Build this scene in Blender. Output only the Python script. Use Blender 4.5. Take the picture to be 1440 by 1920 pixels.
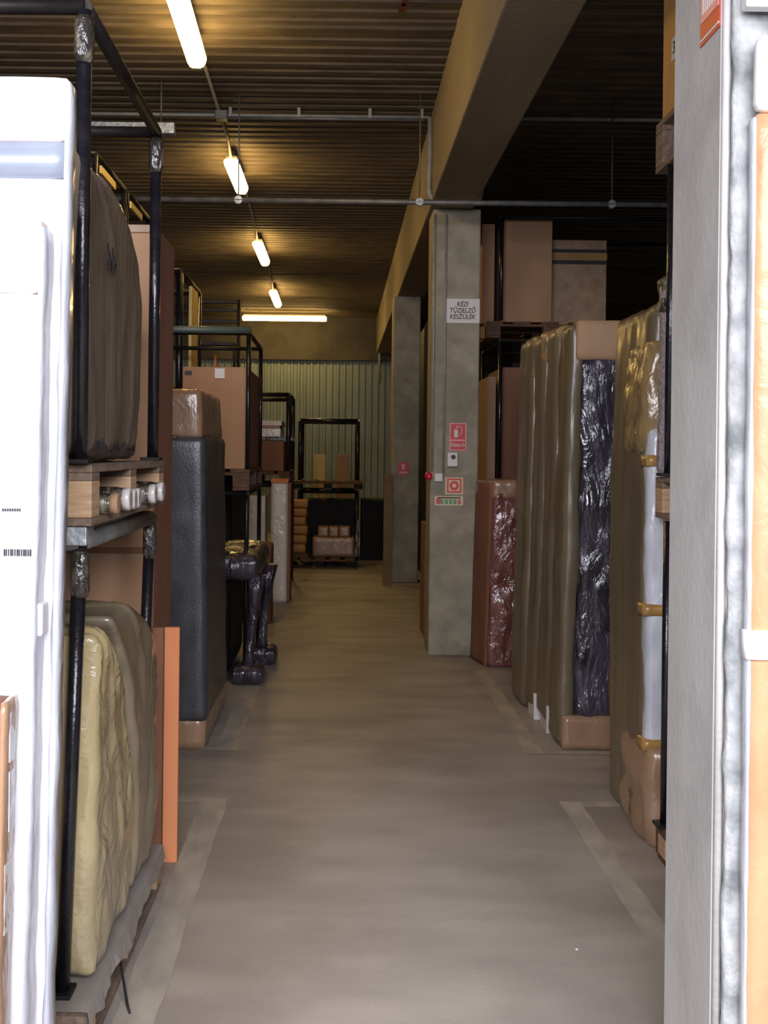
import bpy, bmesh, math, random
from mathutils import Vector, Matrix, noise
for o in list(bpy.data.objects): bpy.data.objects.remove(o)
SC = bpy.context.scene
COL = SC.collection
R = math.radians

# ---------------- camera (level, 1.62 m up, slight roll, rising-front shift) ----------------
F = 2080.0; VX, VY = 638.0, 848.0; ROLL = 0.0115; CH = 1.62
cam_d = bpy.data.cameras.new('camera'); cam = bpy.data.objects.new('camera', cam_d); COL.objects.link(cam)
cam_d.sensor_fit = 'AUTO'; cam_d.sensor_width = 36.0; cam_d.lens = 36.0 * F / 1920.0
cam_d.shift_x = (720 - VX) / 1920.0; cam_d.shift_y = -(960 - VY) / 1920.0
cam_d.clip_start = 0.05; cam_d.clip_end = 100
cam.matrix_world = Matrix.Translation((0, 0, CH)) @ Matrix.Rotation(R(90), 4, 'X') @ Matrix.Rotation(ROLL, 4, 'Z')
SC.camera = cam

# ---------------- world, daylight from the loading door behind the camera, exposure ----------------
w = bpy.data.worlds.new('world'); SC.world = w; w.use_nodes = True
w.node_tree.nodes['Background'].inputs[0].default_value = (0.62, 0.66, 0.8, 1)
w.node_tree.nodes['Background'].inputs[1].default_value = 1.0
def area(name, loc, rot, sx, sy, energy, color):
    l = bpy.data.lights.new(name, 'AREA'); l.shape = 'RECTANGLE'; l.size = sx; l.size_y = sy
    l.energy = energy; l.color = color
    o = bpy.data.objects.new(name, l); COL.objects.link(o); o.location = loc; o.rotation_euler = rot
    return o
DOOR = area('door_daylight', (-0.5, -1.7, 3.1), (R(56), 0, 0), 5.8, 2.0, 375, (0.93, 0.92, 1.0))
DOOR.data.spread = R(120)
LAMP_STRENGTH = 36.0
LAMP_COLOR = (1.0, 0.63, 0.2, 1)
SC.view_settings.view_transform = 'Standard'; SC.view_settings.look = 'None'
SC.view_settings.exposure = 0.0; SC.view_settings.gamma = 1.0; SC.view_settings.use_curve_mapping = False
try:
    SC.cycles.use_denoising = True
    SC.cycles.denoiser = 'OPENIMAGEDENOISE'
    SC.cycles.max_bounces = 6; SC.cycles.diffuse_bounces = 4; SC.cycles.sample_clamp_indirect = 6
    SC.cycles.caustics_reflective = False; SC.cycles.caustics_refractive = False
except Exception: pass

# ---------------- materials ----------------
def srgb(r, g, b):
    f = lambda c: (c / 255 / 12.92) if c / 255 <= 0.04045 else ((c / 255 + 0.055) / 1.055) ** 2.4
    return (f(r), f(g), f(b), 1)
def mat(name, c1, c2=None, rough=0.6, scale=4.0, stretch=(1, 1, 1), bump=0.0, bscale=30.0, bstretch=(1, 1, 1), metal=0.0,
        coat=0.0, detail=6.0, distort=0.0, lo=0.35, hi=0.65, rough2=None, spec=0.5, bdist=0.02, bdistort=0.0, c3=None, s3=1.2):
    m = bpy.data.materials.new(name); m.use_nodes = True; nt = m.node_tree; N = nt.nodes; L = nt.links
    b = N['Principled BSDF']; b.inputs['Roughness'].default_value = rough; b.inputs['Metallic'].default_value = metal
    b.inputs['Coat Weight'].default_value = coat; b.inputs['Coat Roughness'].default_value = 0.12
    b.inputs['Specular IOR Level'].default_value = spec
    tc = N.new('ShaderNodeTexCoord')
    def nz(sc, st, det, dist):
        mp = N.new('ShaderNodeMapping'); mp.inputs['Scale'].default_value = st; L.new(tc.outputs['Object'], mp.inputs['Vector'])
        n = N.new('ShaderNodeTexNoise'); n.inputs['Scale'].default_value = sc; n.inputs['Detail'].default_value = det
        n.inputs['Distortion'].default_value = dist; L.new(mp.outputs[0], n.inputs['Vector']); return n
    n = nz(scale, stretch, detail, distort)
    cr = N.new('ShaderNodeValToRGB'); cr.color_ramp.elements[0].position = lo; cr.color_ramp.elements[1].position = hi
    cr.color_ramp.elements[0].color = c1; cr.color_ramp.elements[1].color = c2 or c1
    L.new(n.outputs['Fac'], cr.inputs[0]); out = cr.outputs[0]
    if c3:
        n3 = nz(s3, (1, 1, 1), 5, 0.3); r3 = N.new('ShaderNodeValToRGB')
        r3.color_ramp.elements[0].position = 0.5; r3.color_ramp.elements[1].position = 0.72
        L.new(n3.outputs['Fac'], r3.inputs[0]); mx = N.new('ShaderNodeMixRGB'); mx.inputs[2].default_value = c3
        L.new(r3.outputs[0], mx.inputs[0]); L.new(out, mx.inputs[1]); out = mx.outputs[0]
    L.new(out, b.inputs['Base Color'])
    if rough2 is not None:
        mr = N.new('ShaderNodeMapRange'); mr.inputs['To Min'].default_value = rough; mr.inputs['To Max'].default_value = rough2
        L.new(n.outputs['Fac'], mr.inputs['Value']); L.new(mr.outputs[0], b.inputs['Roughness'])
    if bump:
        n2 = nz(bscale, bstretch, 5, bdistort); bp = N.new('ShaderNodeBump'); bp.inputs['Strength'].default_value = bump
        bp.inputs['Distance'].default_value = bdist
        L.new(n2.outputs['Fac'], bp.inputs['Height']); L.new(bp.outputs[0], b.inputs['Normal'])
        if coat: L.new(bp.outputs[0], b.inputs['Coat Normal'])
    return m
def emis(name, col, s):
    m = bpy.data.materials.new(name); m.use_nodes = True; b = m.node_tree.nodes['Principled BSDF']
    b.inputs['Base Color'].default_value = (0.9, 0.88, 0.8, 1)
    b.inputs['Emission Color'].default_value = col; b.inputs['Emission Strength'].default_value = s; return m
M = {}
M['floor'] = mat('floor_concrete', srgb(146, 138, 130), srgb(172, 164, 155), 0.6, 1.6, (1, 2.6, 1), 0.06, 90, detail=12, rough2=0.42, c3=srgb(138, 130, 122), s3=1.1, lo=0.3, hi=0.7)
M['paint_line'] = mat('worn_floor_paint', srgb(158, 151, 140), srgb(186, 178, 162), 0.6, 9, (1, .4, 1), 0.05, 60, detail=8)
M['ceiling'] = mat('ribbed_ceiling_panel', srgb(84, 76, 66), srgb(108, 98, 84), 0.75, 2.5, (1, 3, 1), 0.2, 25, detail=8)
M['pillar'] = mat('pillar_concrete', srgb(148, 143, 126), srgb(174, 169, 150), 0.8, 5, (1, 1, 1), 0.25, 50, detail=10, c3=srgb(126, 121, 104), s3=2.5)
M['smooth'] = mat('smooth_concrete', srgb(190, 189, 186), srgb(204, 203, 201), 0.7, 4, (1, 1, .3), 0.1, 40, detail=9, c3=srgb(172, 171, 170), s3=2.4)
M['rough'] = mat('rough_concrete', srgb(112, 116, 117), srgb(182, 185, 185), 0.85, 14, (1, 1, .7), 0.6, 22, detail=10, bdist=0.02, lo=0.32, hi=0.6)
M['beam'] = mat('beam_concrete', srgb(136, 124, 102), srgb(154, 142, 118), 0.85, 2, (1, .3, 1), 0.2, 40, detail=9)
M['wall'] = mat('side_wall', srgb(96, 92, 86), srgb(112, 108, 100), 0.85, 3)
M['panel'] = mat('far_wall_sheet', srgb(120, 134, 128), srgb(136, 150, 142), 0.5, 3, (1, 1, .2))
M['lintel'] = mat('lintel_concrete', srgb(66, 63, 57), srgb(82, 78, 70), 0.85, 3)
M['black'] = mat('black_paint', (0.006, 0.006, 0.009, 1), (0.014, 0.013, 0.018, 1), 0.28, 20, bump=0.1, bscale=60, coat=0.3)
M['rust'] = mat('rusty_joint', srgb(70, 48, 40), srgb(40, 28, 26), 0.7, 30)
M['darksteel'] = mat('dark_steel', srgb(20, 18, 18), srgb(34, 30, 27), 0.5, 20, spec=.3)
M['pipe'] = mat('grey_pipe', srgb(92, 92, 90), srgb(120, 120, 116), 0.45, 10, metal=0.3)
M['pipe2'] = mat('pale_conduit', srgb(140, 140, 134), srgb(160, 160, 152), 0.5, 10)
M['galv'] = mat('galvanised_steel', srgb(140, 146, 148), srgb(190, 196, 200), 0.45, 25, metal=0.5, bump=0.2, bscale=60)
M['wood'] = mat('pale_wood', srgb(176, 142, 108), srgb(204, 172, 136), 0.75, 6, (1, 1, 12), 0.3, 30, (1, 1, 8))
M['woodgrey'] = mat('weathered_wood', srgb(112, 94, 80), srgb(140, 120, 102), 0.8, 6, (8, 1, 8), 0.3, 30)
M['wooddark'] = mat('dark_wood', srgb(82, 60, 46), srgb(110, 82, 62), 0.8, 6, (2, 1, 8), 0.3, 30)
M['card'] = mat('cardboard', srgb(158, 126, 98), srgb(172, 140, 110), 0.8, 4, (1, 1, .3), 0.1, 60)
M['cardpink'] = mat('plain_cardboard', srgb(166, 128, 98), srgb(180, 142, 110), 0.8, 4, (1, 1, .3), 0.1, 60)
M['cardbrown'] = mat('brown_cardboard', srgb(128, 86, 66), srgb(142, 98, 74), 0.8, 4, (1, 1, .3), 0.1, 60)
M['cardorange'] = mat('orange_cardboard', srgb(214, 134, 88), srgb(224, 146, 98), 0.75, 4, (1, 1, .3), 0.1, 60)
M['cardtape'] = mat('paler_cardboard_flap', srgb(150, 122, 96), srgb(172, 144, 116), 0.5, 12)
M['cardfilm'] = mat('filmed_cardboard', srgb(148, 116, 90), srgb(168, 134, 106), 0.32, 5, (1, 1, .5), 0.35, 9, (1.5, 1.5, .9), coat=0.6, bdist=0.02, bdistort=0.8)
M['white'] = mat('white_board', srgb(226, 226, 230), srgb(236, 236, 240), 0.5, 4, coat=0.1)
M['whitefilm'] = mat('white_film', srgb(176, 180, 190), srgb(214, 218, 226), 0.28, 7, (1, 1, .4), 0.4, 10, (2, 2, .8), coat=0.5, bdistort=0.8, bdist=0.015)
M['whitebox'] = mat('white_carton', srgb(206, 200, 196), srgb(222, 216, 212), 0.35, 5, (1, 1, .4), 0.4, 14, coat=0.5, bdistort=1)
M['capcard'] = mat('cream_carton_cap', srgb(226, 208, 200), srgb(240, 228, 222), 0.5, 5, bump=0.1, bscale=20)
M['band'] = mat('blue_grey_band', srgb(128, 138, 154), srgb(146, 154, 168), 0.35, 5, coat=0.4)
M['greyfilm'] = mat('grey_stretch_film', srgb(104, 92, 80), srgb(124, 110, 95), 0.3, 8, (2, 2, .6), 0.5, 9, (3, 3, .3), coat=0.35, bdist=0.012, bdistort=0.6)
M['yellowbag'] = mat('yellowish_plastic_wrap', srgb(172, 154, 112), srgb(198, 182, 138), 0.24, 3, (1, 1.5, .5), 0.6, 5, (1.0, 1.6, 1.3), coat=1.0, bdist=0.04, bdistort=0.8, c3=srgb(146, 132, 112), s3=2.0)
M['greybag'] = mat('greyish_plastic_wrap', srgb(128, 116, 98), srgb(150, 136, 108), 0.3, 4, (1, 1.5, .5), 0.35, 4, (1.0, 1.6, 1.0), coat=0.8, bdist=0.03, bdistort=0.8)
M['blackfilm'] = mat('black_stretch_film', srgb(58, 58, 62), srgb(74, 74, 78), 0.38, 14, (1, 1, .5), 0.5, 130, (1, 1, .6), coat=0.3, bdist=0.003)
M['blackshine'] = mat('creased_black_film', srgb(40, 36, 44), srgb(74, 68, 80), 0.22, 8, (1, 1, .6), 0.8, 4.5, (2.2, 2.2, .7), coat=0.8, bdist=0.05, bdistort=1.2)
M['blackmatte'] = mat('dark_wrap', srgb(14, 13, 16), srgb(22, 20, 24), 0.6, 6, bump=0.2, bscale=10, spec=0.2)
M['olivefilm'] = mat('brown_translucent_film', srgb(98, 87, 68), srgb(114, 102, 80), 0.36, 6, (2, 2, .3), 0.35, 5, (3, 3, .35), coat=0.25, bdist=0.02, bdistort=0.5)
M['ochrefilm'] = mat('ochre_crumpled_film', srgb(134, 112, 78), srgb(160, 134, 92), 0.26, 8, (1, 1, .6), 0.6, 9, (1, 1, .6), coat=0.7, bdist=0.03, bdistort=1.2)
M['redfilm'] = mat('maroon_film', srgb(112, 66, 62), srgb(138, 88, 82), 0.22, 5, (1, 1, .8), 0.8, 4, (1.4, 1.4, 1.0), coat=1.0, bdist=0.06, bdistort=1.3)
M['silverfilm'] = mat('clear_wound_film', srgb(52, 48, 44), srgb(150, 140, 120), 0.15, 26, (1, 1, .5), 0.8, 20, (1.5, 1.5, .8), coat=1, bdist=0.02, bdistort=1, lo=.5, hi=.75)
M['greywrap'] = mat('grey_bubble_wrap', srgb(132, 122, 128), srgb(164, 154, 160), 0.3, 60, bump=0.8, bscale=70, coat=0.5)
M['browntape'] = mat('brown_packing_tape', srgb(160, 122, 66), srgb(178, 138, 80), 0.35, 9, coat=0.4)
M['yellowpack'] = mat('yellow_brown_pack', srgb(164, 116, 58), srgb(178, 130, 70), 0.6, 5)
M['yellowboard'] = mat('pale_yellow_board', srgb(216, 190, 120), srgb(226, 202, 134), 0.6, 5)
M['brownboard'] = mat('brown_board', srgb(122, 96, 62), srgb(138, 110, 74), 0.7, 5)
M['paper'] = mat('white_paper', srgb(218, 216, 216), srgb(226, 224, 224), 0.5, 5)
M['cream'] = mat('cream_sign', srgb(224, 208, 176), srgb(228, 214, 184), 0.5, 5)
M['red'] = mat('sign_red', srgb(196, 28, 34), srgb(204, 34, 40), 0.4, 5)
M['pink'] = mat('sign_pink', srgb(232, 150, 150), srgb(238, 160, 160), 0.4, 5)
M['orange_red'] = mat('sign_orange_red', srgb(214, 60, 40), srgb(222, 68, 46), 0.4, 5)
M['green'] = mat('sign_green', srgb(60, 150, 90), srgb(66, 156, 96), 0.5, 5)
M['ink'] = mat('black_ink', srgb(34, 32, 36), srgb(44, 40, 44), 0.5, 5)
M['redplastic'] = mat('red_plastic', srgb(200, 20, 50), srgb(214, 30, 60), 0.2, 5, coat=0.8)
M['plastic'] = mat('white_plastic', srgb(216, 216, 214), srgb(224, 224, 222), 0.35, 5, coat=0.3)
M['stain'] = mat('rust_stain', srgb(110, 56, 22), srgb(90, 46, 20), 0.8, 5)
M['liner'] = mat('grey_liner', srgb(140, 134, 128), srgb(158, 152, 146), 0.4, 5, coat=.3)
M['cardpeach'] = mat('peach_cardboard_in_film', srgb(196, 144, 104), srgb(212, 162, 122), 0.45, 5, (1, 1, .6), 0.4, 7, (1.2, 1.2, 1), coat=0.3, bdist=0.02, bdistort=1)
M['cardochre'] = mat('ochre_cardboard', srgb(196, 148, 82), srgb(208, 160, 94), 0.8, 4)
M['foam'] = mat('white_foam', srgb(244, 244, 244), srgb(250, 250, 250), 0.7, 5)
M['lens'] = emis('lamp_diffuser', LAMP_COLOR, LAMP_STRENGTH)
M['lampbody'] = mat('lamp_housing', srgb(150, 140, 120), srgb(160, 150, 130), 0.5, 5)
M['glass'] = mat('greenish_bar_paint', srgb(70, 84, 80), srgb(84, 98, 92), 0.4, 5)

# ---------------- mesh helpers ----------------
def P(x, y, D):
    dx, dy = x - VX, y - VY; u = dx + ROLL * dy; v = dy - ROLL * dx
    return Vector((u * D / F, D, CH - v * D / F))
def box(bm, x0, x1, y0, y1, z0, z1, bev=0.0):
    r = bmesh.ops.create_cube(bm, size=1.0); vs = r['verts']
    for v in vs:
        v.co = Vector(((x0 + x1) / 2 + v.co.x * (x1 - x0), (y0 + y1) / 2 + v.co.y * (y1 - y0), (z0 + z1) / 2 + v.co.z * (z1 - z0)))
    if bev:
        es = list({e for v in vs for e in v.link_edges})
        bmesh.ops.bevel(bm, geom=es, offset=bev, segments=2, affect='EDGES', profile=0.5)
    return bm
def B(x0, x1, y0, y1, z0, z1, bev=0.0): return box(bmesh.new(), x0, x1, y0, y1, z0, z1, bev)
def tube(bm, pts, r, seg=12, caps=True):
    pts = [Vector(p) for p in pts]; rings = []; up = None
    for i, p in enumerate(pts):
        d = (pts[min(i + 1, len(pts) - 1)] - pts[max(i - 1, 0)]).normalized()
        if up is None:
            up = Vector((0, 0, 1)) if abs(d.z) < 0.9 else Vector((1, 0, 0))
        a = d.cross(up).normalized(); b2 = a.cross(d).normalized(); up = b2
        rr = r[i] if isinstance(r, (list, tuple)) else r
        rings.append([bm.verts.new(p + a * rr * math.cos(2 * math.pi * k / seg) + b2 * rr * math.sin(2 * math.pi * k / seg)) for k in range(seg)])
    for i in range(len(rings) - 1):
        for k in range(seg):
            f = bm.faces.new((rings[i][k], rings[i][(k + 1) % seg], rings[i + 1][(k + 1) % seg], rings[i + 1][k])); f.smooth = True
    if caps:
        bm.faces.new(rings[0][::-1]); bm.faces.new(rings[-1])
    return bm
def T(pts, r, seg=12): return tube(bmesh.new(), pts, r, seg)
def wrap(x0, x1, y0, y1, z0, z1, r=0.04, amp=0.008, seed=0, res=0.05, fn=None, nsc=6.0, folds=0.0, fsc=9.0, pinch=0.0, diag=0.0):
    """rounded box with soft bulges, creases (real displacement) and an optional shaping function"""
    bm = bmesh.new(); S = Vector((x1 - x0, y1 - y0, z1 - z0)); c = Vector((x0 + x1, y0 + y1, z0 + z1)) / 2; h = S / 2
    n = [max(2, min(70, int(round(S[i] / res)))) for i in range(3)]
    cache = {}
    def vert(i, j, k):
        if (i, j, k) not in cache:
            p = Vector((-h.x + S.x * i / n[0], -h.y + S.y * j / n[1], -h.z + S.z * k / n[2]))
            q = Vector([max(-h[a] + r, min(h[a] - r, p[a])) for a in range(3)])
            d = p - q
            nn = d.normalized() if d.length > 1e-6 else Vector((0, 0, 1))
            if d.length > 1e-6: p = q + nn * r
            o = Vector((seed * 3.7, seed * 1.3, seed * 2.1))
            wq = p + c
            dd = amp * noise.noise(wq * nsc + o) + amp * 0.5 * noise.noise(wq * nsc * 2.7 + o)
            if folds:
                fr = noise.noise(Vector((wq.x * fsc, (wq.y - diag * wq.z) * fsc, (wq.z + diag * wq.y) * 0.8 * (1 + diag * 2))) + o)
                dd += folds * (1 - min(1, abs(fr) * 5)) - folds * .3
            p = p + nn * dd + c
            if pinch:
                t = (p.z - z0) / S.z
                kx = 1 - pinch * max(0, 1 - t * 9) ** 2
                p.y = c.y + (p.y - c.y) * kx
            if fn: p = fn(p)
            cache[(i, j, k)] = bm.verts.new(p)
        return cache[(i, j, k)]
    def quad(a, b_, c_, d_):
        f = bm.faces.new((a, b_, c_, d_)); f.smooth = True
    for j in range(n[1]):
        for k in range(n[2]):
            quad(vert(0, j, k), vert(0, j, k + 1), vert(0, j + 1, k + 1), vert(0, j + 1, k))
            quad(vert(n[0], j, k), vert(n[0], j + 1, k), vert(n[0], j + 1, k + 1), vert(n[0], j, k + 1))
    for i in range(n[0]):
        for k in range(n[2]):
            quad(vert(i, 0, k), vert(i + 1, 0, k), vert(i + 1, 0, k + 1), vert(i, 0, k + 1))
            quad(vert(i, n[1], k), vert(i, n[1], k + 1), vert(i + 1, n[1], k + 1), vert(i + 1, n[1], k))
    for i in range(n[0]):
        for j in range(n[1]):
            quad(vert(i, j, 0), vert(i, j + 1, 0), vert(i + 1, j + 1, 0), vert(i + 1, j, 0))
            quad(vert(i, j, n[2]), vert(i + 1, j, n[2]), vert(i + 1, j + 1, n[2]), vert(i, j + 1, n[2]))
    return bm
def wpos(o):
    p = Vector((0, 0, 0))
    while o: p += o.location; o = o.parent
    return p
def obj(name, bm, m, parent=None, label=None, cat=None, group=None, kind=None):
    me = bpy.data.meshes.new(name); me.materials.append(M[m] if isinstance(m, str) else m)
    o = bpy.data.objects.new(name, me); COL.objects.link(o)
    if parent is None:
        xs = [v.co for v in bm.verts]
        org = Vector(((min(v.x for v in xs) + max(v.x for v in xs)) / 2, (min(v.y for v in xs) + max(v.y for v in xs)) / 2, min(v.z for v in xs)))
        o.location = org
    else:
        o.parent = parent; org = wpos(parent)
    for v in bm.verts: v.co -= org
    bmesh.ops.recalc_face_normals(bm, faces=bm.faces)
    bm.to_mesh(me); bm.free()
    if label: o['label'] = label
    if cat: o['category'] = cat
    if group: o['group'] = group
    if kind: o['kind'] = kind
    return o
def thing(name, loc, label, cat, group=None, kind=None):
    o = bpy.data.objects.new(name, None); COL.objects.link(o); o.location = loc; o.empty_display_size = 0.05
    o['label'] = label; o['category'] = cat
    if group: o['group'] = group
    if kind: o['kind'] = kind
    return o
def struct(name, bm, m, label=None, parent=None):
    return obj(name, bm, m, parent, label=label, kind=None if parent else 'structure')
def text(name, body, size, loc, m, parent, rot=(R(90), 0, 0), sx=1.0, sh=0.0, ext=0.0006):
    c = bpy.data.curves.new(name, 'FONT'); c.body = body; c.size = size; c.align_x = 'CENTER'; c.align_y = 'CENTER'
    c.extrude = ext; c.space_line = 0.95; c.shear = sh; c.offset = 0.0008
    o = bpy.data.objects.new(name, c); COL.objects.link(o); o.scale = (sx, 1, 1); o.rotation_euler = rot
    bpy.context.view_layer.update()
    me = bpy.data.meshes.new_from_object(o.evaluated_get(bpy.context.evaluated_depsgraph_get()))
    bpy.data.objects.remove(o); o = bpy.data.objects.new(name, me); COL.objects.link(o)
    o.scale = (sx, 1, 1); o.rotation_euler = rot; me.materials.clear(); me.materials.append(M[m])
    o.parent = parent; o.location = Vector(loc) - wpos(parent); return o

# ================= SETTING =================
CZ = 4.28; WY = 22.0
struct('floor', B(-6, 6, -2.8, WY + 0.2, -0.1, 0), 'floor')
# ribbed ceiling deck: shallow ribs across the aisle, panel joints every 1.2 m
bm = bmesh.new(); prof = []; y = -2.8; k = 0
while y < WY:
    d = 0.034
    prof += [(y, CZ + d), (y + 0.02, CZ + d), (y + 0.055, CZ), (y + 0.125, CZ)]
    y += 0.15; k += 1
    if k % 8 == 0: prof += [(y, CZ - 0.012), (y + 0.02, CZ - 0.012)]; y += 0.02
prev = None
for (py, pz) in prof:
    a, b_ = bm.verts.new((-6, py, pz)), bm.verts.new((6, py, pz))
    if prev: bm.faces.new((prev[0], prev[1], b_, a))
    prev = (a, b_)
box(bm, -6, 6, -2.8, WY + 0.2, CZ + 0.06, CZ + 0.2)
struct('ceiling', bm, 'ceiling')
struct('wall_left', B(-6.1, -6, -2.8, WY, 0, CZ + 0.1), 'wall')
struct('wall_right', B(6, 6.1, -2.8, WY, 0, CZ + 0.1), 'wall')
bm = B(-6, -3.4, -2.7, -2.5, 0, CZ); box(bm, 2.5, 6, -2.7, -2.5, 0, CZ); box(bm, -3.4, 2.5, -2.7, -2.5, 3.7, CZ)
struct('wall_front', bm, 'wall')
# far wall: concrete lintel above vertically ribbed sheet
bm = bmesh.new(); prev = None; x = -6.0
while x < 6:
    for (dx, dy) in ((0, 0), (0.05, 0), (0.065, -0.025), (0.105, -0.025), (0.12, 0)):
        a, b_ = bm.verts.new((x + dx, WY + dy, 0)), bm.verts.new((x + dx, WY + dy, 3.43))
        if prev: bm.faces.new((prev[0], a, b_, prev[1]))
        prev = (a, b_)
    x += 0.13
struct('wall_far', bm, 'panel')
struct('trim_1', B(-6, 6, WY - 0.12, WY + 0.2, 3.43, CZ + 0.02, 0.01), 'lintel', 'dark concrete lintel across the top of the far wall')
# roof beam
bm = B(0.69, 1.045, -2.5, WY - 0.12, 3.58, CZ + 0.03, 0.012)
struct('trim_2', bm, 'beam', 'long concrete roof beam running over the aisle edge')

# floor paint: bay outlines
def strip(name, x0, x1, y0, y1, label):
    bm = bmesh.new(); nx = max(1, int((x1 - x0) / 0.05)); ny = max(1, int((y1 - y0) / 0.05)); g = {}
    for i in range(nx + 1):
        for j in range(ny + 1):
            px, py = x0 + (x1 - x0) * i / nx, y0 + (y1 - y0) * j / ny
            e = 0.006 * noise.noise(Vector((px * 9, py * 9, 1)))
            g[i, j] = bm.verts.new((px + (e if i in (0, nx) else 0), py + (e if j in (0, ny) else 0), 0.002))
    for i in range(nx):
        for j in range(ny): bm.faces.new((g[i, j], g[i + 1, j], g[i + 1, j + 1], g[i, j + 1]))
    return bm
bm = strip('', -0.625, -0.505, 1.5, 5.18, '')
o = obj('floor_marking', bm, 'paint_line', label='pale worn floor line along the left side of the near aisle', cat='floor marking', group='painted floor lines')
bm = strip('', -0.66, -0.54, 6.0, 10.5, '')
obj('floor_marking', bm, 'paint_line', label='pale floor line beside the black-wrapped column on the left', cat='floor marking', group='painted floor lines')
obj('floor_marking', strip('', 1.04, 1.14, 1.5, 5.18, ''), 'paint_line', label='pale worn floor line running towards the near concrete column', cat='floor marking', group='painted floor lines')
obj('floor_marking', strip('', 1.02, 1.12, 6.0, 8.3, ''), 'paint_line', label='pale floor line before the row of wrapped slabs on the right', cat='floor marking', group='painted floor lines')
obj('floor_marking', strip('', 1.14, 2.4, 5.1, 5.18, ''), 'paint_line', label='thin cross line on the floor behind the wrapped slab with painted daylit front', cat='floor marking', group='painted floor lines')
obj('floor_marking', strip('', 1.12, 2.4, 6.0, 6.06, ''), 'paint_line', label='thin cross line on the floor under the creased black slab', cat='floor marking', group='painted floor lines')
obj('floor_marking', strip('', -1.6, -0.625, 5.1, 5.18, ''), 'paint_line', label='thin cross line on the floor behind the orange board', cat='floor marking', group='painted floor lines')
obj('floor_marking', strip('', -1.6, -0.66, 6.0, 6.05, ''), 'paint_line', label='thin cross line at the foot of the black-wrapped column', cat='floor marking', group='painted floor lines')
fl = P(1127, 1775, 3.3); bm = bmesh.new(); bmesh.ops.create_icosphere(bm, subdivisions=1, radius=0.006)
for v in bm.verts: v.co = Vector((fl.x + v.co.x, 3.63 + v.co.y, 0.003 + max(-.003, v.co.z * .4)))
obj('paper_scrap', bm, 'paper', label='tiny white speck lying on the bare aisle floor', cat='litter')

# ================= PILLARS =================
def pillar(x0, x1, y0, y1, label, m='pillar', bev=0.015, name='concrete_pillar', ztop=3.578):
    return obj(name, B(x0, x1, y0, y1, 0, ztop, bev), m, label=label, cat='pillar', group='concrete pillars')
p1 = pillar(0.72, 1.105, 8.87, 9.27, 'grey concrete pillar carrying the fire signs at the right of the aisle')
p2 = pillar(0.645, 0.985, 13.85, 14.25, 'farther grey concrete pillar with one small red sign')
# near pillar with chamfered corner and rough front
np_ = thing('concrete_pillar', (1.06, 2.75, 0), 'big pale concrete pillar close at the right edge of the photo', 'pillar', 'concrete pillars')
XN = 0.872
bm = bmesh.new()
poly = [(XN, 2.575), (XN, 2.93), (1.3, 2.93), (1.3, 2.56), (XN + 0.05, 2.56)]
lo = [bm.verts.new((x, y, 0)) for x, y in poly]; hi = [bm.verts.new((x, y, CZ)) for x, y in poly]
bm.faces.new(lo[::-1]); bm.faces.new(hi)
for i in range(5): bm.faces.new((lo[i], lo[(i + 1) % 5], hi[(i + 1) % 5], hi[i]))
obj('shaft', bm, 'smooth', np_)
def chamf(p):
    return p
bm = wrap(XN + 0.016, 1.3, 2.53, 2.562, 0.0, CZ, r=0.012, amp=0.008, seed=4, res=0.03, nsc=14)
obj('rough_face', bm, 'rough', np_, label='rough blotchy concrete front face')
tube_b = T([(XN + 0.012, 2.568, 0), (XN + 0.012, 2.568, CZ)], 0.011, 8)
obj('corner_bead', tube_b, 'smooth', np_, label='rounded edge bead')
# sign on the near pillar
sg = thing('safety_sign', (XN - 0.002, 2.64, 2.62), 'red edged pink sign high on the near pillar, cut by the photo top', 'sign')
obj('plate', B(XN - 0.003, XN, 2.575, 2.715, 2.62, 2.95), 'red', sg)
obj('panel', B(XN - 0.0045, XN - 0.003, 2.582, 2.708, 2.672, 2.79), 'pink', sg, label='pink lettered panel')
for i in range(7):
    obj('text_line', B(XN - 0.0055, XN - 0.0045, 2.592 + i * 0.016, 2.600 + i * 0.016, 2.69, 2.77 - (i % 3) * 0.01), 'paper', sg)
obj('edge_line', B(XN - 0.0045, XN - 0.003, 2.58, 2.71, 2.628, 2.634), 'paper', sg)

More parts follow.
